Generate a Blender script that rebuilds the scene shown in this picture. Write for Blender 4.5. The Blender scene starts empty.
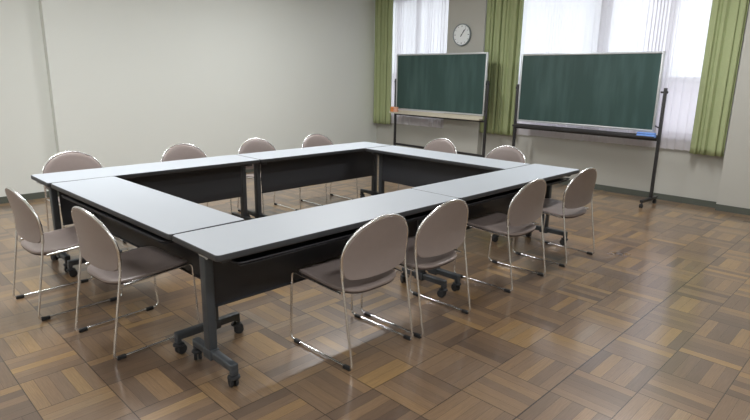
import bpy, bmesh, math, random
from mathutils import Vector, Matrix
random.seed(7)
PI = math.pi
SC = bpy.context.scene
COL = SC.collection

# ------------------------------------------------------------------ materials
def new_mat(name):
    m = bpy.data.materials.new(name); m.use_nodes = True
    nt = m.node_tree
    return m, nt, nt.nodes['Principled BSDF']

def mat(name, col, rough=.5, metal=0., var=0., scale=20., bump=0., bscale=200., spec=.5, coat=0.):
    m, nt, b = new_mat(name)
    b.inputs['Base Color'].default_value = (*col, 1)
    b.inputs['Roughness'].default_value = rough
    b.inputs['Metallic'].default_value = metal
    b.inputs['Specular IOR Level'].default_value = spec
    b.inputs['Coat Weight'].default_value = coat
    tc = nt.nodes.new('ShaderNodeTexCoord')
    if var:
        n = nt.nodes.new('ShaderNodeTexNoise'); n.inputs['Scale'].default_value = scale; n.inputs['Detail'].default_value = 4
        nt.links.new(tc.outputs['Object'], n.inputs['Vector'])
        mx = nt.nodes.new('ShaderNodeMix'); mx.data_type = 'RGBA'
        mx.inputs[6].default_value = (*[c*(1-var) for c in col], 1)
        mx.inputs[7].default_value = (*[min(1, c*(1+var)) for c in col], 1)
        nt.links.new(n.outputs['Fac'], mx.inputs[0]); nt.links.new(mx.outputs[2], b.inputs['Base Color'])
    if bump:
        n = nt.nodes.new('ShaderNodeTexNoise'); n.inputs['Scale'].default_value = bscale; n.inputs['Detail'].default_value = 3
        nt.links.new(tc.outputs['Object'], n.inputs['Vector'])
        bp = nt.nodes.new('ShaderNodeBump'); bp.inputs['Strength'].default_value = bump; bp.inputs['Distance'].default_value = .002
        nt.links.new(n.outputs['Fac'], bp.inputs['Height']); nt.links.new(bp.outputs[0], b.inputs['Normal'])
    return m

def srgb(r, g, b):
    f = lambda c: (c/255/12.92) if c/255 <= .04045 else ((c/255+.055)/1.055)**2.4
    return (f(r), f(g), f(b))

M = {}
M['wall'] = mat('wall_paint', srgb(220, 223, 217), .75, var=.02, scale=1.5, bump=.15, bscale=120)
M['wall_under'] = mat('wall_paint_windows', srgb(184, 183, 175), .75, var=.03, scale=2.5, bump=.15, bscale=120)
M['ceil'] = mat('ceiling_paint', srgb(225, 225, 220), .9, var=.02, bump=.3, bscale=60)
M['base'] = mat('baseboard_vinyl', srgb(84, 88, 80), .5, var=.08, scale=6)
M['lam'] = mat('grey_laminate', srgb(188, 195, 202), .46, var=.015, scale=90, bump=.03, bscale=500)
M['edge'] = mat('dark_edge_band', srgb(60, 62, 65), .45)
M['steel'] = mat('charcoal_steel', srgb(62, 66, 70), .42, var=.04, scale=8, bump=.05, bscale=700)
M['panel'] = mat('charcoal_panel', srgb(44, 45, 49), .5, var=.03, scale=5, bump=.05, bscale=600)
M['rubber'] = mat('black_rubber', srgb(40, 41, 43), .55, var=.05)
M['hub'] = mat('caster_hub', srgb(62, 66, 70), .4)
M['vinyl'] = mat('mauve_vinyl', srgb(141, 129, 124), .36, var=.05, scale=30, bump=.12, bscale=350)
M['pan'] = mat('brown_plastic', srgb(74, 62, 58), .5)
M['chrome'] = mat('chrome', (.86, .86, .86), .27, 1.)
M['alu'] = mat('aluminium_frame', srgb(205, 208, 210), .35, .6, var=.03)
M['tray'] = mat('beige_tray', srgb(196, 190, 172), .5, var=.05, scale=12)
M['black'] = mat('black_paint', srgb(44, 43, 44), .4, var=.05)
M['white'] = mat('white_plastic', srgb(238, 238, 236), .4)
M['clockrim'] = mat('clock_grey', srgb(136, 146, 148), .35, .2)
M['clockface'] = mat('clock_face', srgb(236, 240, 240), .5)
M['ink'] = mat('black_ink', srgb(50, 54, 58), .6)
M['winframe'] = mat('window_aluminium', srgb(165, 166, 172), .4, .3, var=.03)
M['orange'] = mat('orange_felt', srgb(222, 142, 82), .95, var=.15, scale=60, bump=.6, bscale=300)
M['pink'] = mat('peach_felt', srgb(232, 176, 150), .95, var=.12, scale=60, bump=.6, bscale=300)
M['blue'] = mat('blue_felt', srgb(120, 160, 228), .9, var=.2, scale=30, bump=.6, bscale=300)
M['chalk'] = mat('chalk', srgb(238, 236, 230), .9, var=.03)
M['fixture'] = mat('added_lamp_housing', srgb(225, 225, 222), .5)

def chalkboard_mat():
    m, nt, b = new_mat('chalkboard_green')
    N, K = nt.nodes, nt.links
    tc = N.new('ShaderNodeTexCoord')
    mp = N.new('ShaderNodeMapping'); mp.inputs['Scale'].default_value = (1, 3., .5)
    K.new(tc.outputs['Object'], mp.inputs['Vector'])
    n = N.new('ShaderNodeTexNoise'); n.inputs['Scale'].default_value = 2.2; n.inputs['Detail'].default_value = 4
    K.new(mp.outputs[0], n.inputs['Vector'])
    r = N.new('ShaderNodeValToRGB')
    r.color_ramp.elements[0].position = .42; r.color_ramp.elements[0].color = (*srgb(42, 70, 66), 1)
    r.color_ramp.elements[1].position = .78; r.color_ramp.elements[1].color = (*srgb(66, 92, 89), 1)
    K.new(n.outputs['Fac'], r.inputs[0]); K.new(r.outputs[0], b.inputs['Base Color'])
    b.inputs['Roughness'].default_value = .5
    return m
M['board'] = chalkboard_mat()

def floor_mat():
    m, nt, b = new_mat('parquet_blocks')
    N, K = nt.nodes, nt.links
    def math_(op, a, c=None, d=None):
        n = N.new('ShaderNodeMath'); n.operation = op
        for i, v in enumerate((a, c, d)):
            if v is None: continue
            if isinstance(v, (int, float)): n.inputs[i].default_value = v
            else: K.new(v, n.inputs[i])
        return n.outputs[0]
    g = N.new('ShaderNodeNewGeometry'); sp = N.new('ShaderNodeSeparateXYZ'); K.new(g.outputs['Position'], sp.inputs[0])
    B = .305
    u = math_('DIVIDE', math_('SUBTRACT', sp.outputs[0], 1.78), B)
    v = math_('DIVIDE', math_('ADD', sp.outputs[1], 1.043), B)
    cu, cv = math_('FLOOR', u), math_('FLOOR', v)
    fu, fv = math_('FRACT', u), math_('FRACT', v)
    par = math_('FLOORED_MODULO', math_('ADD', cu, cv), 2.)          # 1 = strips run along y
    def pick(a, c):                                                  # par ? a : c
        return math_('ADD', math_('MULTIPLY', a, par), math_('MULTIPLY', c, math_('SUBTRACT', 1., par)))
    s = math_('MULTIPLY', pick(fu, fv), 5.)
    along = pick(v, u)
    st, fs = math_('FLOOR', s), math_('FRACT', s)
    cx = N.new('ShaderNodeCombineXYZ'); K.new(cu, cx.inputs[0]); K.new(cv, cx.inputs[1]); K.new(st, cx.inputs[2])
    wn = N.new('ShaderNodeTexWhiteNoise'); wn.noise_dimensions = '3D'; K.new(cx.outputs[0], wn.inputs['Vector'])
    cb = N.new('ShaderNodeCombineXYZ'); K.new(cu, cb.inputs[0]); K.new(cv, cb.inputs[1]); cb.inputs[2].default_value = 9.5
    wb = N.new('ShaderNodeTexWhiteNoise'); wb.noise_dimensions = '3D'; K.new(cb.outputs[0], wb.inputs['Vector'])
    ramp = N.new('ShaderNodeValToRGB')
    els = ramp.color_ramp.elements
    cols = [(0, (88, 71, 58)), (.25, (116, 94, 73)), (.5, (132, 107, 80)), (.68, (142, 114, 82)), (.86, (162, 129, 80)), (1, (136, 121, 106))]
    els[0].position = 0; els[0].color = (*srgb(*cols[0][1]), 1)
    els[1].position = 1; els[1].color = (*srgb(*cols[-1][1]), 1)
    for p_, c_ in cols[1:-1]:
        e = els.new(p_); e.color = (*srgb(*c_), 1)
    mixv = math_('ADD', math_('MULTIPLY', wn.outputs['Value'], .78), math_('MULTIPLY', wb.outputs['Value'], .22))
    K.new(mixv, ramp.inputs[0])
    # grain along the strip
    gx = N.new('ShaderNodeCombineXYZ'); K.new(math_('MULTIPLY', along, 1.4), gx.inputs[0]); K.new(math_('MULTIPLY', s, 6.), gx.inputs[1])
    K.new(math_('MULTIPLY', wn.outputs['Value'], 40.), gx.inputs[2])
    gn = N.new('ShaderNodeTexNoise'); gn.inputs['Scale'].default_value = 2.2; gn.inputs['Detail'].default_value = 5; gn.inputs['Roughness'].default_value = .65
    K.new(gx.outputs[0], gn.inputs['Vector'])
    gv = math_('MULTIPLY_ADD', gn.outputs['Fac'], 1.1, .45)
    mul = N.new('ShaderNodeMix'); mul.data_type = 'RGBA'; mul.blend_type = 'MULTIPLY'; mul.inputs[0].default_value = 1
    K.new(ramp.outputs[0], mul.inputs[6])
    cg = N.new('ShaderNodeCombineXYZ')
    for i in range(3): K.new(gv, cg.inputs[i])
    K.new(cg.outputs[0], mul.inputs[7])
    # worn grey patches in the wax
    wnz = N.new('ShaderNodeTexNoise'); wnz.inputs['Scale'].default_value = 1.3; wnz.inputs['Detail'].default_value = 2.5
    K.new(g.outputs['Position'], wnz.inputs['Vector'])
    wr = N.new('ShaderNodeMapRange'); wr.interpolation_type = 'SMOOTHSTEP'; wr.inputs[1].default_value = .3; wr.inputs[2].default_value = .75; wr.inputs[3].default_value = .05; wr.inputs[4].default_value = .36
    K.new(wnz.outputs['Fac'], wr.inputs[0])
    mw = N.new('ShaderNodeMix'); mw.data_type = 'RGBA'; K.new(wr.outputs[0], mw.inputs[0])
    K.new(mul.outputs[2], mw.inputs[6]); mw.inputs[7].default_value = (*srgb(130, 116, 105), 1)
    # joints
    def edge(f, w):
        d = math_('MINIMUM', f, math_('SUBTRACT', 1., f))
        return math_('LESS_THAN', d, w)
    ju = math_('MAXIMUM', edge(fu, .0075), edge(fv, .0075))
    js = edge(fs, .018)
    crack = math_('LESS_THAN', math_('ABSOLUTE', math_('ADD', sp.outputs[1], 1.043)), .0034)
    jw = math_('MAXIMUM', math_('MULTIPLY', ju, .75), math_('MULTIPLY', js, .5))
    jw = math_('MAXIMUM', jw, math_('MULTIPLY', crack, .88))
    mj = N.new('ShaderNodeMix'); mj.data_type = 'RGBA'; K.new(jw, mj.inputs[0])
    K.new(mw.outputs[2], mj.inputs[6]); mj.inputs[7].default_value = (*srgb(24, 18, 15), 1)
    K.new(mj.outputs[2], b.inputs['Base Color'])
    rr = N.new('ShaderNodeMapRange'); rr.inputs[3].default_value = .22; rr.inputs[4].default_value = .4
    K.new(wnz.outputs['Fac'], rr.inputs[0]); K.new(rr.outputs[0], b.inputs['Roughness'])
    bp = N.new('ShaderNodeBump'); bp.inputs['Strength'].default_value = .25; bp.inputs['Distance'].default_value = .0012
    hh = math_('ADD', math_('SUBTRACT', 1., jw), math_('MULTIPLY', wn.outputs['Value'], .25))
    K.new(hh, bp.inputs['Height']); K.new(bp.outputs[0], b.inputs['Normal'])
    b.inputs['Specular IOR Level'].default_value = .5
    b.inputs['Coat Weight'].default_value = .55; b.inputs['Coat Roughness'].default_value = .13
    return m
M['floor'] = floor_mat()

def cloth_mat(name, col, transl=.2, see=0., var=.06):
    m, nt, b = new_mat(name)
    N, K = nt.nodes, nt.links
    out = N['Material Output']
    tc = N.new('ShaderNodeTexCoord')
    n = N.new('ShaderNodeTexNoise'); n.inputs['Scale'].default_value = 60; n.inputs['Detail'].default_value = 3
    K.new(tc.outputs['Object'], n.inputs['Vector'])
    mx = N.new('ShaderNodeMix'); mx.data_type = 'RGBA'; K.new(n.outputs['Fac'], mx.inputs[0])
    mx.inputs[6].default_value = (*[c*(1-var) for c in col], 1); mx.inputs[7].default_value = (*[min(1, c*(1+var)) for c in col], 1)
    d = N.new('ShaderNodeBsdfDiffuse'); t = N.new('ShaderNodeBsdfTranslucent')
    K.new(mx.outputs[2], d.inputs[0]); K.new(mx.outputs[2], t.inputs[0])
    a = N.new('ShaderNodeMixShader'); a.inputs[0].default_value = transl
    K.new(d.outputs[0], a.inputs[1]); K.new(t.outputs[0], a.inputs[2])
    last = a
    if see:
        tr = N.new('ShaderNodeBsdfTransparent'); c = N.new('ShaderNodeMixShader'); c.inputs[0].default_value = see
        K.new(a.outputs[0], c.inputs[1]); K.new(tr.outputs[0], c.inputs[2]); last = c
    K.new(last.outputs[0], out.inputs['Surface'])
    N.remove(b)
    return m
M['green'] = cloth_mat('green_curtain', srgb(172, 182, 138), .08)
M['sheer'] = cloth_mat('white_sheer', srgb(236, 233, 238), .36, .08, .01)

def glass_mat(name, tint, frosted=0.):
    m, nt, b = new_mat(name)
    N, K = nt.nodes, nt.links; out = N['Material Output']; N.remove(b)
    tr = N.new('ShaderNodeBsdfTransparent'); tr.inputs[0].default_value = (*tint, 1)
    gl = N.new('ShaderNodeBsdfGlossy'); gl.inputs['Roughness'].default_value = .05
    fr = N.new('ShaderNodeFresnel'); fr.inputs[0].default_value = 1.3
    mx = N.new('ShaderNodeMixShader'); K.new(fr.outputs[0], mx.inputs[0]); K.new(tr.outputs[0], mx.inputs[1]); K.new(gl.outputs[0], mx.inputs[2])
    last = mx
    if frosted:
        tl = N.new('ShaderNodeBsdfTranslucent'); tl.inputs[0].default_value = (*tint, 1)
        n = N.new('ShaderNodeTexNoise'); n.inputs['Scale'].default_value = 150
        bp = N.new('ShaderNodeBump'); bp.inputs['Strength'].default_value = .3; K.new(n.outputs['Fac'], bp.inputs['Height']); K.new(bp.outputs[0], tl.inputs['Normal'])
        c = N.new('ShaderNodeMixShader'); c.inputs[0].default_value = frosted; K.new(mx.outputs[0], c.inputs[1]); K.new(tl.outputs[0], c.inputs[2]); last = c
    K.new(last.outputs[0], out.inputs['Surface'])
    return m
M['glass'] = glass_mat('clear_glass', (.95, .97, .98))
M['frost'] = glass_mat('frosted_glass', (.82, .81, .84), .8)

# ------------------------------------------------------------------ mesh helpers
class MB:
    def __init__(s): s.bm = bmesh.new()
    def box(s, a, b, bev=0., seg=2):
        t = bmesh.new(); bmesh.ops.create_cube(t, size=1)
        a, b = Vector(a), Vector(b)
        for v in t.verts:
            v.co = Vector([(a[i]+b[i])/2 + v.co[i]*(b[i]-a[i]) for i in range(3)])
        if bev: bmesh.ops.bevel(t, geom=t.edges[:], offset=bev, segments=seg, affect='EDGES', profile=.5)
        s.add(t); return s
    def add(s, t, mx=None):
        me = bpy.data.meshes.new('t'); t.to_mesh(me); t.free()
        if mx: me.transform(mx)
        s.bm.from_mesh(me); bpy.data.meshes.remove(me); return s
    def tube(s, pts, r, n=10, cap=True):
        pts = [Vector(p) for p in pts]; rings = []
        up = None
        for i, p in enumerate(pts):
            d = (pts[min(i+1, len(pts)-1)] - pts[max(i-1, 0)]).normalized()
            if up is None:
                up = Vector((0, 0, 1)) if abs(d.z) < .9 else Vector((1, 0, 0))
            a = (up - d*up.dot(d)).normalized(); up = a; c = d.cross(a)
            rings.append([s.bm.verts.new(p + (a*math.cos(2*PI*k/n) + c*math.sin(2*PI*k/n))*r) for k in range(n)])
        for A, B_ in zip(rings, rings[1:]):
            for k in range(n): s.bm.faces.new((A[k], A[(k+1) % n], B_[(k+1) % n], B_[k]))
        if cap: s.bm.faces.new(rings[0][::-1]); s.bm.faces.new(rings[-1])
        return s
    def cyl(s, p, q, r, n=20, bev=0.):
        p, q = Vector(p), Vector(q); d = (q-p); L = d.length; d.normalize()
        if bev:
            return s.lathe([(0, 0), (r-bev, 0), (r, bev), (r, L-bev), (r-bev, L), (0, L)], p, d, n)
        return s.lathe([(0, 0), (r, 0), (r, L), (0, L)], p, d, n)
    def lathe(s, prof, o, d, n=24):
        o, d = Vector(o), Vector(d).normalized()
        a = d.orthogonal().normalized(); c = d.cross(a); rings = []
        for r, h in prof:
            if r < 1e-6: rings.append([s.bm.verts.new(o+d*h)])
            else: rings.append([s.bm.verts.new(o+d*h+(a*math.cos(2*PI*k/n)+c*math.sin(2*PI*k/n))*r) for k in range(n)])
        for A, B_ in zip(rings, rings[1:]):
            for k in range(n):
                k2 = (k+1) % n
                if len(A) == 1 and len(B_) == 1: continue
                if len(A) == 1: s.bm.faces.new((A[0], B_[k], B_[k2]))
                elif len(B_) == 1: s.bm.faces.new((A[k], A[k2], B_[0]))
                else: s.bm.faces.new((A[k], A[k2], B_[k2], B_[k]))
        return s
    def prism(s, poly, z0, z1):
        lo = [s.bm.verts.new((x, y, z0)) for x, y in poly]; hi = [s.bm.verts.new((x, y, z1)) for x, y in poly]
        n = len(poly)
        s.bm.faces.new(lo[::-1]); s.bm.faces.new(hi)
        for k in range(n): s.bm.faces.new((lo[k], lo[(k+1) % n], hi[(k+1) % n], hi[k]))
        return s
    def pad(s, rings, flat=False):
        """closed body from a list of equal-length rings, capped by centre fans"""
        vr = [[s.bm.verts.new(p) for p in R] for R in rings]; n = len(vr[0])
        for A, B_ in zip(vr, vr[1:]):
            for k in range(n): s.bm.faces.new((A[k], A[(k+1) % n], B_[(k+1) % n], B_[k]))
        for R, P in ((vr[0], rings[0]), (vr[-1], rings[-1])):
            if flat: s.bm.faces.new(R); continue
            c = s.bm.verts.new(sum((Vector(q) for q in P), Vector())/n)
            for k in range(n): s.bm.faces.new((R[k], R[(k+1) % n], c))
        return s
    def build(s, name, m, parent=None, smooth=True, loc=None):
        bmesh.ops.recalc_face_normals(s.bm, faces=s.bm.faces[:])
        me = bpy.data.meshes.new(name); s.bm.to_mesh(me); s.bm.free()
        me.materials.append(m)
        if smooth:
            me.polygons.foreach_set('use_smooth', [True]*len(me.polygons))
            try: me.set_sharp_from_angle(angle=math.radians(38))
            except Exception: pass
        o = bpy.data.objects.new(name, me); COL.objects.link(o)
        if parent: o.parent = parent
        if loc: o.location = loc
        return o

def fillet(pts, r, n=6):
    """polyline with rounded corners"""
    pts = [Vector(p) for p in pts]; out = [pts[0]]
    for i in range(1, len(pts)-1):
        p, a, b = pts[i], pts[i-1], pts[i+1]
        rr = min(r, (a-p).length*.49, (b-p).length*.49)
        A = p+(a-p).normalized()*rr; B_ = p+(b-p).normalized()*rr
        for k in range(n+1):
            t = k/n; out.append(A*(1-t)**2 + p*2*t*(1-t) + B_*t*t)
    out.append(pts[-1]); return out

def rrect(x0, y0, x1, y1, r, n=6):
    out = []
    for cx, cy, a in ((x1-r, y1-r, 0), (x0+r, y1-r, 90), (x0+r, y0+r, 180), (x1-r, y0+r, 270)):
        for k in range(n+1):
            t = math.radians(a+90*k/n); out.append((cx+r*math.cos(t), cy+r*math.sin(t)))
    return out

def empty(name, loc, rz=0.):
    o = bpy.data.objects.new(name, None); COL.objects.link(o)
    o.location = loc; o.rotation_euler = (0, 0, rz); o.empty_display_size = .1
    return o
def tag(o, label=None, cat=None, group=None, kind=None):
    if label: o['label'] = label
    if cat: o['category'] = cat
    if group: o['group'] = group
    if kind: o['kind'] = kind
    return o
def children(o): return [c for c in COL.objects if c.parent == o]
def copy_tree(o, parent=None):
    c = o.copy(); COL.objects.link(c)
    if parent: c.parent = parent
    for ch in children(o): copy_tree(ch, c)
    return c
def struct(name, mb, m, parent=None, smooth=False):
    o = mb.build(name, m, parent, smooth)
    if not parent: o['kind'] = 'structure'
    return o

# ------------------------------------------------------------------ the room
H = 3.05
XP, XR = 6.22, 6.34                   # pier face, recessed wall under the windows
Y_COL, Y_P0, Y_P1 = -.517, 2.90, 3.60
X_F, Y_R = -4.2, -5.2                 # walls behind the camera
Z_SILL, Z_HEAD = .80, 2.82
Y_W0 = -.36
wl = lambda x: 5.12 + (x-.82)*.0305   # right-hand stretch of the long wall
struct('floor', MB().box((X_F-.2, Y_R-.2, -.1), (6.7, 5.7, 0)), M['floor'])
struct('ceiling', MB().box((X_F-.2, Y_R-.2, H), (6.7, 5.7, H+.1)), M['ceil'])
struct('wall_left', MB().prism([(X_F-.2, 5.10), (.82, 5.23), (.82, wl(.82)), (6.62, wl(6.62)), (6.62, 5.65), (X_F-.2, 5.65)], 0, H), M['wall'])
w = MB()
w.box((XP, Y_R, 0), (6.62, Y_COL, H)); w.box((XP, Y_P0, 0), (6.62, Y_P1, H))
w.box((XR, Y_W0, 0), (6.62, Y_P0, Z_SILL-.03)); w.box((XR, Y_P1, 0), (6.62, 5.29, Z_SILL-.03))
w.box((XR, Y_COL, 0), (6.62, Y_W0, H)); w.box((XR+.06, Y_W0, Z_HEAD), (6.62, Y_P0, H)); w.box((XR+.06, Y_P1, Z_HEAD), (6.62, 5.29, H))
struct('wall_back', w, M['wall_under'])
struct('wall_right', MB().box((X_F-.2, Y_R-.2, 0), (6.7, Y_R, H)), M['wall'])
struct('wall_front', MB().box((X_F-.2, Y_R-.2, 0), (X_F, 5.6, H)), M['wall'])
bt, bh = .012, .075
b = MB()
b.prism([(X_F, 5.105-bt), (.82, 5.23-bt), (.82, 5.232), (X_F, 5.107)], 0, bh)
b.prism([(.82-bt, wl(.82)-bt), (6.3, wl(6.3)-bt), (6.3, wl(6.3)+.001), (.82-bt, wl(.82)+.001)], 0, bh)
struct('baseboard_left', b, M['base'])
b = MB()
b.box((XR-bt, Y_COL, 0), (XR, Y_P0, bh)); b.box((XR-bt, Y_P1, 0), (XR, 5.27, bh))
b.box((XP-bt, Y_R, 0), (XP, Y_COL, bh)); b.box((XP-bt, Y_P0, 0), (XP, Y_P1, bh))
struct('baseboard_back', b, M['base'])

def window(i, y0, y1, mull, trans):
    root = empty('window_%d' % i, (6.5, (y0+y1)/2, Z_SILL)); root['kind'] = 'structure'
    ox, oy, oz = 6.5, (y0+y1)/2, Z_SILL
    f = MB(); L = lambda a, b_: f.box((a[0]-ox, a[1]-oy, a[2]-oz), (b_[0]-ox, b_[1]-oy, b_[2]-oz), .003, 1)
    fw = .045
    L((6.47, y0, Z_SILL), (6.53, y1, Z_SILL+fw)); L((6.47, y0, Z_HEAD-fw), (6.53, y1, Z_HEAD))
    L((6.47, y0, Z_SILL), (6.53, y0+fw, Z_HEAD)); L((6.47, y1-fw, Z_SILL), (6.53, y1, Z_HEAD))
    for y, wd in mull: L((6.465, y-wd/2, Z_SILL), (6.535, y+wd/2, Z_HEAD))
    L((6.468, y0, trans-.03), (6.532, y1, trans+.03))
    f.build('window_frame', M['winframe'], root, False)
    ys = [y0]+sorted(y for y, _ in mull)+[y1]
    for a, b_ in zip(ys, ys[1:]):
        MB().box((-.004, a+.01-oy, trans+.02-oz), (.004, b_-.01-oy, Z_HEAD-.02-oz)).build('pane', M['glass'], root, False)
        MB().box((-.004, a+.01-oy, .02), (.004, b_-.01-oy, trans-.02-oz)).build('frosted_pane', M['frost'], root, False)
    MB().box((XR-.02-ox, y0-oy, -.03), (6.47-ox, y1-oy, 0), .004, 1).build('window_sill', M['winframe'], root, False)
window(1, Y_P1, 5.28, [(4.46, .06)], 1.5)
window(2, Y_W0, Y_P0, [(1.17, .13), (.33, .05)], 1.5)
for i, (y0, y1) in enumerate(((Y_COL+.01, Y_P0-.01), (Y_P1+.01, 5.27))):
    b = MB().box((6.235, y0, Z_HEAD+.02), (6.255, y1, Z_HEAD+.045)); b.box((6.295, y0, Z_HEAD+.02), (6.315, y1, Z_HEAD+.045))
    b.box((6.23, y0, Z_HEAD+.045), (6.401, y1, Z_HEAD+.065))
    struct('trim_%d' % (i+1), b, M['winframe'])          # curtain rails

# ------------------------------------------------------------------ curtains
def curtain(name, y0, y1, z0, z1, x, amp, nf, m, seed, label, cat, group=None, gather=0., th=.003, fold=.35, crease=False):
    rnd = random.Random(seed); Ny, Nz = nf*18, 26
    ph = [rnd.uniform(0, 2*PI) for _ in range(6)]
    bm = bmesh.new(); rows = []
    yc = (y0+y1)/2
    for j in range(Nz+1):
        tz = j/Nz; z = z0+(z1-z0)*tz; row = []
        for i in range(Ny+1):
            t = i/Ny
            w_ = t + .035*math.sin(2*PI*t*2.3+ph[0]) + .018*math.sin(2*PI*t*5+ph[1])
            A = amp*(.72+.28*math.sin(2*PI*t*1.7+ph[2]+tz*.6))*(1-.25*tz)
            a = 2*PI*nf*w_
            dx = A*(1-2*abs(math.sin(a/2))**.75) + .12*A*math.sin(2*a+ph[3]+tz) if crease else A*(math.sin(a) + .22*math.sin(2*a+ph[3]+tz)) + .004*math.sin(3*tz+7*t+ph[4])
            dy = fold*A*math.cos(a+.6)
            y = y0+(y1-y0)*t; y = yc+(y-yc)*(1-gather*math.sin(PI*min(1, tz*1.1))*.5)
            row.append(bm.verts.new((x+dx, max(y0, min(y1, y+dy)), z-.004*math.sin(a)*(j == 0))))
        rows.append(row)
    for A, B_ in zip(rows, rows[1:]):
        for k in range(Ny): bm.faces.new((A[k], A[k+1], B_[k+1], B_[k]))
    me = bpy.data.meshes.new(name); bm.to_mesh(me); bm.free()
    c = Vector((x, yc, z0)); me.transform(Matrix.Translation(-c)); me.materials.append(m)
    me.polygons.foreach_set('use_smooth', [True]*len(me.polygons))
    o = bpy.data.objects.new(name, me); COL.objects.link(o); o.location = c
    if th:
        s = o.modifiers.new('thickness', 'SOLIDIFY'); s.thickness = th
    return tag(o, label, cat, group)
ZT = Z_HEAD+.03
curtain('green_curtain', 4.83, 5.275, .625, ZT, 6.236, .040, 5, M['green'], 1, 'green curtain in the room corner, left of the smaller-looking chalkboard', 'curtain', 'green curtains', crease=True)
curtain('green_curtain', 2.27, 2.885, .64, ZT, 6.236, .040, 7, M['green'], 2, 'green curtain hanging between the two chalkboards, right of the wall clock', 'curtain', 'green curtains', crease=True)
curtain('green_curtain', -.51, -.15, .635, ZT, 6.236, .040, 4, M['green'], 5, 'green curtain at the right end of the window, beside the white column', 'curtain', 'green curtains', crease=True)
curtain('sheer_curtain', 3.61, 5.25, .64, ZT, 6.306, .012, 22, M['sheer'], 11, 'white sheer curtain behind the chalkboard below the wall clock', 'curtain', 'white sheer curtains', th=0, fold=1.6)
curtain('sheer_curtain', -.50, 2.88, .655, ZT, 6.306, .012, 44, M['sheer'], 12, 'wide white sheer curtain across the bright window behind the right chalkboard', 'curtain', 'white sheer curtains', th=0, fold=1.6)

# ------------------------------------------------------------------ wall clock
ck = empty('wall_clock', (XP, 3.295, 2.13)); ck.rotation_euler = (0, -PI/2, 0)     # local z points into the room, local x up... 
tag(ck, 'round white-faced wall clock with a grey rim on the wall between the windows', 'clock')
R_ = .168
MB().lathe([(0, 0), (R_*.95, 0), (R_, .008), (R_, .034), (R_*.985, .042), (R_*.93, .044), (R_*.9, .034), (R_*.9, .03), (0, .03)], (0, 0, 0), (0, 0, 1), 64).build('clock_rim', M['clockrim'], ck)
MB().cyl((0, 0, .03), (0, 0, .033), R_*.9, 64).build('clock_face', M['clockface'], ck)
def dirv(h):        # clock direction: local +x is up on the wall; seen from the room, right is -y(world) = local -y
    a = 2*PI*h/12; return Vector((math.cos(a), -math.sin(a), 0))
for h in range(12):
    d = dirv(h); MB().tube([d*R_*(.74 if h % 3 else .70)+Vector((0, 0, .0335)), d*R_*.82+Vector((0, 0, .0335))], .0035 if h % 3 else .005, 6).build('hour_mark', M['ink'], ck)
MB().tube([dirv(7.1)*.03+Vector((0, 0, .035)), dirv(1.1)*.085+Vector((0, 0, .035))], .0055, 8).build('hour_hand', M['ink'], ck)
MB().tube([dirv(7.3)*.035+Vector((0, 0, .0375)), dirv(1.3)*.115+Vector((0, 0, .0375))], .004, 8).build('minute_hand', M['ink'], ck)
MB().cyl((0, 0, .033), (0, 0, .041), .009, 16).build('hand_hub', M['ink'], ck)

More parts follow.
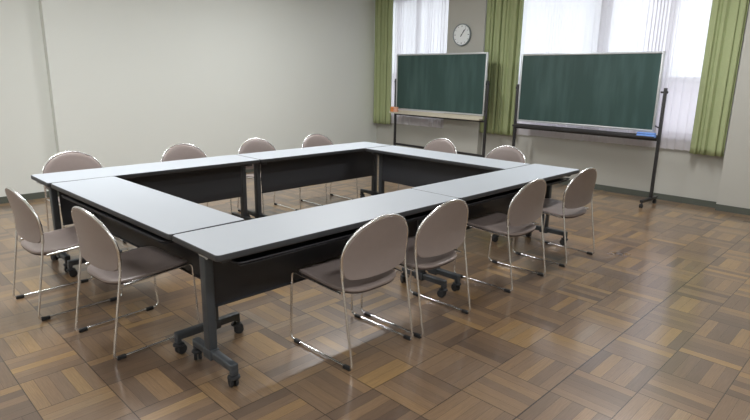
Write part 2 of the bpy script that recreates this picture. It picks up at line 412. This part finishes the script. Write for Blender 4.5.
# ------------------------------------------------------------------ folding tables
TL, TW, TH = 1.8, .45, .70
def make_table():
    root = empty('folding_table', (0, 0, 0))
    hx, hy = TL/2-.001, TW/2-.0005
    o = rrect(-hx, -hy, hx, hy, .022)
    def ring(ins, z): return [(x*(hx-ins)/hx, y*(hy-ins)/hy, z) for x, y in o]
    top = MB().pad([ring(.004, TH-.026), ring(.0035, TH-.0015), ring(.005, TH)], True).build('tabletop', M['lam'], root, False)
    e = MB()
    prof = [(.004, TH-.032), (.001, TH-.029), (0, TH-.024), (0, TH-.007), (.0012, TH-.002), (.0035, TH-.0008)]
    rings = [[e.bm.verts.new(p) for p in ring(*q)] for q in prof]
    n = len(o)
    for A, B_ in zip(rings, rings[1:]):
        for k in range(n): e.bm.faces.new((A[k], A[(k+1) % n], B_[(k+1) % n], B_[k]))
    e.bm.faces.new(rings[0])
    e.build('edge_band', M['edge'], top)
    f = MB()
    f.box((-.80, -.012, TH-.07), (.80, .028, TH-.032), .004)
    for s in (-1, 1): f.box((s*.82-.025, -.17, TH-.062), (s*.82+.025, .17, TH-.032), .004)
    f.build('top_frame', M['steel'], root)
    # book shelf under the top on the sitters' side
    s = MB(); s.box((-.765, -.195, .612), (.765, -.02, .618), .002, 1)
    s.tube(fillet([(-.77, -.02, .616), (-.77, -.2, .63), (.77, -.2, .63), (.77, -.02, .616)], .03), .005, 8)
    for k in range(5):
        x = -.7+k*.35; s.box((x-.008, -.03, .612), (x+.008, -.012, .66), .002, 1)
    s.build('book_shelf', M['panel'], root)
    # modesty panel between the posts, with a folded lower lip
    p = MB(); y = .05
    sec = [(y+.004, .655), (y+.004, .425), (y+.012, .405), (y+.012, .335), (y+.008, .331), (y-.006, .333), (y-.006, .338), (y+.004, .342), (y+.004, .402), (y-.004, .424), (y-.004, .655)]
    A = [p.bm.verts.new((-.787, a, z)) for a, z in sec]; B_ = [p.bm.verts.new((.787, a, z)) for a, z in sec]; n = len(sec)
    for k in range(n): p.bm.faces.new((A[k], A[(k+1) % n], B_[(k+1) % n], B_[k]))
    p.bm.faces.new(A[::-1]); p.bm.faces.new(B_)
    p.build('modesty_panel', M['panel'], root)
    # legs
    for sx in (-1, 1):
        x = sx*.82
        lg = MB(); lg.box((x-.023, .0, .08), (x+.023, .058, TH-.05), .007, 3)
        lg.box((x-.026, -.006, TH-.075), (x+.026, .062, TH-.045), .005)
        leg = lg.build('leg', M['steel'], root)
        ft = MB(); ft.box((x-.021, -.195, .088), (x+.021, .195, .128), .007, 3)
        for sy in (-1, 1): ft.box((x-.019, sy*.183-.014, .068), (x+.019, sy*.183+.014, .10), .005)
        ft.box((x-.028, -.01, .078), (x+.028, .068, .134), .008, 2)
        ft.build('foot_bar', M['steel'], leg)
        for sy in (-1, 1):
            c = MB(); cy = sy*.18; a = random.uniform(-.6, .6)
            ax = Vector((math.cos(a), math.sin(a), 0)); cz = .028; ce = Vector((x, cy, cz)) + Vector((-ax.y, ax.x, 0))*.012
            for q in (-1, 1):
                c.lathe([(0, 0), (.02, 0), (.026, .002), (.028, .006), (.028, .013), (.025, .017), (0, .018)], ce+ax*q*.003, ax*q, 24)
            c.cyl((x, cy, .04), (x, cy, .075), .008, 12)
            c.box(ce+Vector((-.011, -.011, .012)), ce+Vector((.011, .011, .035)), .004)
            c.lathe([(.028, 0), (.032, .004), (.03, .012), (.012, .02), (0, .02)], (x, cy, .05), (0, 0, 1), 16)
            c.build('caster', M['rubber'], leg)
    # release lever under each end
    for sx in (-1, 1):
        l = MB(); l.box((sx*.87-.012, -.07, TH-.05), (sx*.87+.012, -.02, TH-.031), .004)
        l.tube([(sx*.87, -.045, TH-.042), (sx*.885, -.105, TH-.044)], .006, 8)
        tag(l.build('release_lever', M['alu'], root), 'bright metal lever')
    return root
T0 = make_table()
tabs = [
 (( .90, .225), 0, 'white-topped dark folding table nearest the camera, with its corner castered leg at front left'),
 ((2.70, .228), 0, 'white-topped folding table at front right, its far end beside the rightmost chair'),
 (( .20, 1.362), -PI/2+.024, 'white-topped folding table forming the left side of the square'),
 ((3.325-.005, 1.358), PI/2, 'white-topped folding table forming the side of the square closest to the chalkboards'),
 (( .90-.058, 2.497), PI, 'white-topped folding table along the far side, its end at the left corner of the square'),
 ((2.70-.055, 2.497), PI, 'white-topped folding table along the far side, reaching the corner nearest the left chalkboard'),
]
for i, (c, a, lab) in enumerate(tabs):
    o = T0 if i == 0 else copy_tree(T0)
    o.location = (c[0], c[1], 0); o.rotation_euler = (0, 0, a)
    tag(o, lab, 'table', 'folding tables set in a square')

# ------------------------------------------------------------------ stacking chairs
def make_chair():
    root = empty('stacking_chair', (0, 0, 0))          # local: +y faces forward, rear feet at y = 0
    TX = .241
    # backrest outline (x, z)
    def outline(hw, top, z0=.592, zb=.460, n=44):
        pts = []
        for k in range(n+1):
            a = PI*k/n; pts.append((hw*math.cos(a), z0+(top-z0)*math.sin(a)))
        low = [(-hw*.998, .555), (-hw*.985, .525), (-hw*.965, .503), (-hw*.92, .487), (-hw*.82, .474), (-hw*.6, .466), (-hw*.3, zb+.001)]
        pts += low + [(0, zb)] + [(-x, z) for x, z in low[::-1]]
        return pts
    def depth(x, z, hw=.243):
        lean = .070*min(1, z/.5) - .050*max(0, (z-.56)/.23)**1.3
        return lean - .022*(1-min(1, (x/hw)**2))
    def shell(hw, top, off, sc):
        cz = .61; out = []
        for x, z in outline(hw, top):
            X, Z = x*sc, cz+(z-cz)*sc
            out.append((X, depth(X, Z)+off, Z))
        return out
    hw, tp = .241, .783
    rings = [shell(hw, tp, -.008, s_) for s_ in (.12, .35, .6, .8, .93, .985)] + [shell(hw, tp, -.004, 1.0), shell(hw, tp, .004, 1.0)] + \
            [shell(hw, tp, .012, .975), shell(hw, tp, .017, .93)] + [shell(hw, tp, .018, s_) for s_ in (.8, .6, .35, .12)]
    bk = MB().pad(rings).build('backrest', M['vinyl'], root)
    # chrome rim round the arch, running down into the rear legs
    arch = [(x, z) for x, z in outline(.247, .789)[:45]]
    path = [(TX-.002, .50), (TX+.002, .545)] + arch + [(-TX-.002, .545), (-TX+.002, .50)]
    MB().tube([(x, depth(x, z), z) for x, z in path], .0076, 10).build('chrome_rim', M['chrome'], bk)
    # seat cushion
    def seat_ring(sc, z):
        o = []
        for k in range(56):
            a = 2*PI*k/56; c, s_ = math.cos(a), math.sin(a)
            ex = .26 if s_ > 0 else .62
            x = .222*math.copysign(abs(c)**(.22 if s_ > 0 else .55), c); y = .215*math.copysign(abs(s_)**ex, s_)
            y = .262+y*1.045
            X, Y = x*sc, .262+(y-.262)*sc
            dz = -.012*(1-sc**2) + (-.010*max(0, (Y-.41)/.08)**2) - .030*(1-Y/.48) - .006*(1-min(1, (X/.22)**2))
            o.append((X, Y, z+dz))
        return o
    st = MB().pad([seat_ring(.93, .424), seat_ring(.985, .425), seat_ring(1.0, .431), seat_ring(.993, .438), seat_ring(.97, .4415), seat_ring(.88, .443), seat_ring(.65, .444), seat_ring(.35, .444), seat_ring(.1, .444)]).build('seat', M['vinyl'], root)
    MB().pad([seat_ring(.84, .411), seat_ring(.94, .412), seat_ring(.972, .417), seat_ring(.972, .426)]).build('seat_pan', M['pan'], st)
    # sled side frames
    for s in (-1, 1):
        x = s*TX
        pts = fillet([(x, .071, .53), (x, .068, .48), (x, -.010, .0125), (x, .500, .0125), (x, .478, .426), (x*.985, .08, .402)], .032, 7)
        fr = MB().tube(pts, .0066, 10)
        fr.cyl((x, .068, .48), (x, .0715, .548), .0088, 12, .002)
        f = fr.build('side_frame', M['chrome'], root)
        for y in (.03, .44):
            MB().box((x-.0105, y-.024, .0), (x+.0105, y+.024, .021), .004).build('glide', M['rubber'], f)
    # cross rods under the seat
    for y in (.12, .42):
        zr = .398+(y-.08)*.057
        MB().tube([(-TX*.97, y, zr), (-.16, y, zr-.012), (.16, y, zr-.012), (TX*.97, y, zr)], .005, 8).build('cross_rod', M['chrome'], root)
    return root
C0 = make_chair()
chairs = [
 ((0.832, -0.235), 0+0.019, 'mauve vinyl chrome-framed chair at the near table, leftmost of the front four'),
 ((1.378, -0.25), 0+0.021, 'mauve vinyl chrome-framed chair second from left of the front four, over the joint casters'),
 ((2.378, -0.237), 0+0.010, 'mauve vinyl chrome-framed chair third from the left of the front four'),
 ((3.183, -0.258), 0-0.033, 'mauve vinyl chrome-framed chair at the far right end of the front row of tables'),
 ((-0.395, 1.735), -PI/2+0.052, 'mauve vinyl chrome-framed chair at the far left, nearest the left edge of the photo'),
 ((-0.254, 0.935), -PI/2+0.075, 'mauve vinyl chrome-framed chair at left, beside the near castered table corner'),
 ((0.38, 3.22), PI, 'mauve chair back rising behind the left corner of the far tables, below the wall crease'),
 ((1.385, 3.14), PI, 'mauve chair back behind the far tables, second from the left along the plain wall'),
 ((2.235, 3.13), PI, 'mauve chair back behind the joint of the two far tables'),
 ((3.07, 3.1), PI, 'mauve chair back behind the far tables, smallest in view, nearest the left chalkboard'),
 ((3.935, 1.82), PI/2, 'mauve chair back in front of the left chalkboard, behind the table on that side'),
 ((3.93, 0.945), PI/2, 'mauve chair back below the green curtain between the chalkboards'),
]
for i, (c, a, lab) in enumerate(chairs):
    o = C0 if i == 0 else copy_tree(C0)
    o.location = (c[0], c[1], 0); o.rotation_euler = (0, 0, a)
    tag(o, lab, 'chair', 'mauve stacking chairs around the tables')

# ------------------------------------------------------------------ chalkboards on wheeled stands
XB = 5.95
def chalkboard(y0, y1, z0, z1, py0, py1, ztop, low_bar, label, light_tray):
    yc = (y0+y1)/2; root = empty('mobile_chalkboard', (XB, yc, 0), -math.radians(3)); tag(root, label, 'chalkboard', 'wheeled chalkboards')
    Y = lambda y: y-yc
    fw = .024
    bd = MB().box((-.012, Y(y0)+.01, z0+.01), (.012, Y(y1)-.01, z1-.01)).build('board', M['board'], root, False)
    f = MB()
    f.box((-.02, Y(y0), z0), (.02, Y(y1), z0+fw), .004); f.box((-.02, Y(y0), z1-fw), (.02, Y(y1), z1), .004)
    f.box((-.0205, Y(y0), z0), (.0205, Y(y0)+fw, z1), .004); f.box((-.0205, Y(y1)-fw, z0), (.0205, Y(y1), z1), .004)
    f.build('board_frame', M['alu'], bd)
    # stand
    for py in (py0, py1):
        p = MB().box((-.018, Y(py)-.017, .075), (.018, Y(py)+.017, ztop), .005).build('post', M['black'], root)
        MB().box((-.27, Y(py)-.02, .06), (.17, Y(py)+.02, .095), .006).build('foot_bar', M['black'], p)
        for xx in (-.25, .145):
            c = MB()
            for q in (-1, 1): c.lathe([(0, 0), (.02, 0), (.026, .004), (.026, .010), (.022, .013), (0, .014)], (xx-.012, Y(py)+q*.003, .026), (0, q, 0), 20)
            c.cyl((xx, Y(py), .035), (xx, Y(py), .066), .007, 10); c.box((xx-.014, Y(py)-.011, .036), (xx+.008, Y(py)+.011, .052), .003)
            c.build('caster', M['rubber'], p)
        sg = 1 if py > yc else -1
        k = MB(); k.cyl((0, Y(py)-sg*.05, ztop-.05), (0, Y(py)+sg*.02, ztop-.05), .011, 14, .002)
        k.lathe([(0, 0), (.012, 0), (.015, .003), (.015, .010), (.011, .013), (0, .013)], (0, Y(py)+sg*.017, ztop-.05), (0, sg, 0), 16)
        k.build('pivot_knob', M['black'], p)
        s = MB(); e = Y(y1)-.012 if py > yc else Y(y0)+.012
        s.tube([(0, Y(py), z0+.045), (0, e, z0+.075)], .008, 8); s.cyl((-.01, e, z0+.075), (.03, e, z0+.075), .012, 10)
        s.build('stay_catch', M['black'], p)
    if low_bar is not None:
        MB().box((-.014, Y(py0), low_bar-.018), (.014, Y(py1), low_bar+.018), .004).build('crossbar', M['black'], root)
    if light_tray:
        t = MB(); zt = .915; ya, yb = Y(y0)+.01, Y(y1)+.07
        t.box((-.105, ya, zt-.055), (-.022, yb, zt-.047), .002, 1); t.box((-.11, ya, zt-.055), (-.104, yb, zt-.030), .002, 1)
        t.box((-.028, ya, zt-.055), (-.0215, yb, zt+.005), .002, 1)
        for e in (ya, yb-.006): t.box((-.108, e, zt-.055), (-.024, e+.006, zt-.030), .002, 1)
        t.build('chalk_tray', M['tray'], root)
        MB().box((-.012, Y(py0), zt-.085), (.018, Y(py1), zt-.055), .003).build('tray_bar', M['black'], root)
    else:
        t = MB(); zt = .855
        t.box((-.10, Y(py0)+.02, zt-.045), (.0, Y(py1)-.02, zt-.038), .002, 1); t.box((-.105, Y(py0)+.02, zt-.045), (-.098, Y(py1)-.02, zt-.018), .003, 1)
        t.box((-.02, Y(py0), zt-.075), (.014, Y(py1), zt-.005), .004)
        t.build('chalk_tray', M['black'], root)
    return root
chalkboard(2.59, 4.475, .925, 1.845, 2.56, 4.495, 1.44, .325, 'green chalkboard on a black wheeled stand in the room corner below the clock', True)
chalkboard(.175, 2.09, .885, 1.815, .112, 2.122, 1.40, None, 'wide green chalkboard on a black wheeled stand before the large window', False)
def eraser(name, loc, size, m, label, cat='eraser', rz=0.):
    root = empty(name, loc, rz); tag(root, label, cat)
    x, y, z = size
    MB().box((-x/2, -y/2, 0), (x/2, y/2, z*.62), min(size)*.22, 3).build('felt_pad', m, root)
    MB().box((-x/2*.96, -y/2*.96, z*.60), (x/2*.96, y/2*.96, z), min(size)*.15, 3).build('grip', m, root)
    return root
eraser('chalk_eraser', (5.929, 4.418, .8685), (.062, .074, .10), M['pink'], 'peach felt chalk eraser, right-hand one of the pair in the beige tray', 'eraser', -math.radians(3))
eraser('chalk_eraser', (5.933, 4.498, .8685), (.062, .072, .10), M['orange'], 'orange felt chalk eraser, left-hand one of the pair in the beige tray', 'eraser', -math.radians(3))
eraser('board_duster', (5.848, .245, .8175), (.06, .22, .06), M['blue'], 'long blue felt duster lying at the right end of the black chalk tray', 'duster', -math.radians(3))
for i, (y, rz) in enumerate(((3.95, .1), (3.62, -.15), (4.12, .05))):
    o = MB().lathe([(0, 0), (.004, .0), (.0055, .002), (.006, .07), (.0045, .073), (0, .073)], (0, -.036, 0), (0, 1, 0), 10).build('chalk_stick', M['chalk'])
    o.location = (5.882+(y-3.55)*.0524, y, .8745); o.rotation_euler = (0, 0, rz)
    tag(o, 'short white chalk stick in the beige tray of the corner chalkboard', 'chalk', 'chalk sticks in the beige tray')

# ------------------------------------------------------------------ ceiling lamps (unseen above the frame, added to light the room)
LAMP = 62.
for i, (x, y, pw) in enumerate([(-2.4, -2.2, .85), (-2.4, 2.6, 1.05), (.5, -2.2, .9), (.5, 2.6, 1.05), (3.4, 3.0, 1.05), (4.3, -.4, .95)]):
    root = empty('added_ceiling_lamp', (x, y, H)); tag(root, 'long white ceiling lamp, added unseen above the frame', 'ceiling lamp', 'added ceiling lamps above the frame')
    MB().box((-.62, -.13, -.05), (.62, .13, 0), .01).build('housing', M['fixture'], root)
    l = bpy.data.lights.new('added_lamp_light', 'AREA'); l.shape = 'RECTANGLE'; l.size = 1.2; l.size_y = .22; l.energy = LAMP*pw; l.color = (.98, .985, 1.)
    lo = bpy.data.objects.new('added_lamp_light', l); COL.objects.link(lo); lo.parent = root; lo.location = (0, 0, -.056)

# ------------------------------------------------------------------ daylight
wd = bpy.data.worlds.new('sky'); SC.world = wd; wd.use_nodes = True
N, K = wd.node_tree.nodes, wd.node_tree.links
bg = N['Background']; g = N.new('ShaderNodeTexCoord'); sp = N.new('ShaderNodeSeparateXYZ'); K.new(g.outputs['Generated'], sp.inputs[0])
r = N.new('ShaderNodeValToRGB'); r.color_ramp.elements[0].position = .44; r.color_ramp.elements[0].color = (.30, .31, .32, 1)
r.color_ramp.elements[1].position = .52; r.color_ramp.elements[1].color = (.90, .95, 1.0, 1)
mr = N.new('ShaderNodeMapRange'); mr.inputs[1].default_value = -1; mr.inputs[2].default_value = 1
K.new(sp.outputs[2], mr.inputs[0]); K.new(mr.outputs[0], r.inputs[0]); K.new(r.outputs[0], bg.inputs['Color'])
bg.inputs['Strength'].default_value = 4.6
for i, (y, sy) in enumerate(((1.19, 3.3), (4.46, 1.5))):      # sky portals so the window light samples cleanly
    l = bpy.data.lights.new('sky_portal', 'AREA'); l.shape = 'RECTANGLE'; l.size = 2.0; l.size_y = sy; l.cycles.is_portal = True
    lo = bpy.data.objects.new('sky_portal', l); COL.objects.link(lo); lo.location = (6.64, y, 1.81)
    lo.rotation_euler = (0, PI/2, 0)

# ------------------------------------------------------------------ camera
F = 549.64; C = Vector((-1.151, -2.118, 1.487)); yaw, pitch, roll = math.radians(45.309), math.radians(-13.7386), math.radians(.9365)
D = Vector((math.cos(pitch)*math.sin(yaw), math.cos(pitch)*math.cos(yaw), math.sin(pitch)))
rt = Vector((math.cos(yaw), -math.sin(yaw), 0)); up = rt.cross(D)
Rv = rt*math.cos(roll)+up*math.sin(roll); Uv = up*math.cos(roll)-rt*math.sin(roll)
cam = bpy.data.cameras.new('camera'); cam.sensor_width = 36; cam.lens = F*36/750; cam.clip_start = .05
co = bpy.data.objects.new('camera', cam); COL.objects.link(co)
mw = Matrix((Rv, Uv, -D)).transposed().to_4x4(); mw.translation = C; co.matrix_world = mw
SC.camera = co

vs = SC.view_settings
vs.view_transform = 'Standard'; vs.look = 'None'; vs.gamma = 1; vs.use_curve_mapping = False; vs.exposure = 0.0
SC.cycles.max_bounces = 10; SC.cycles.transparent_max_bounces = 16
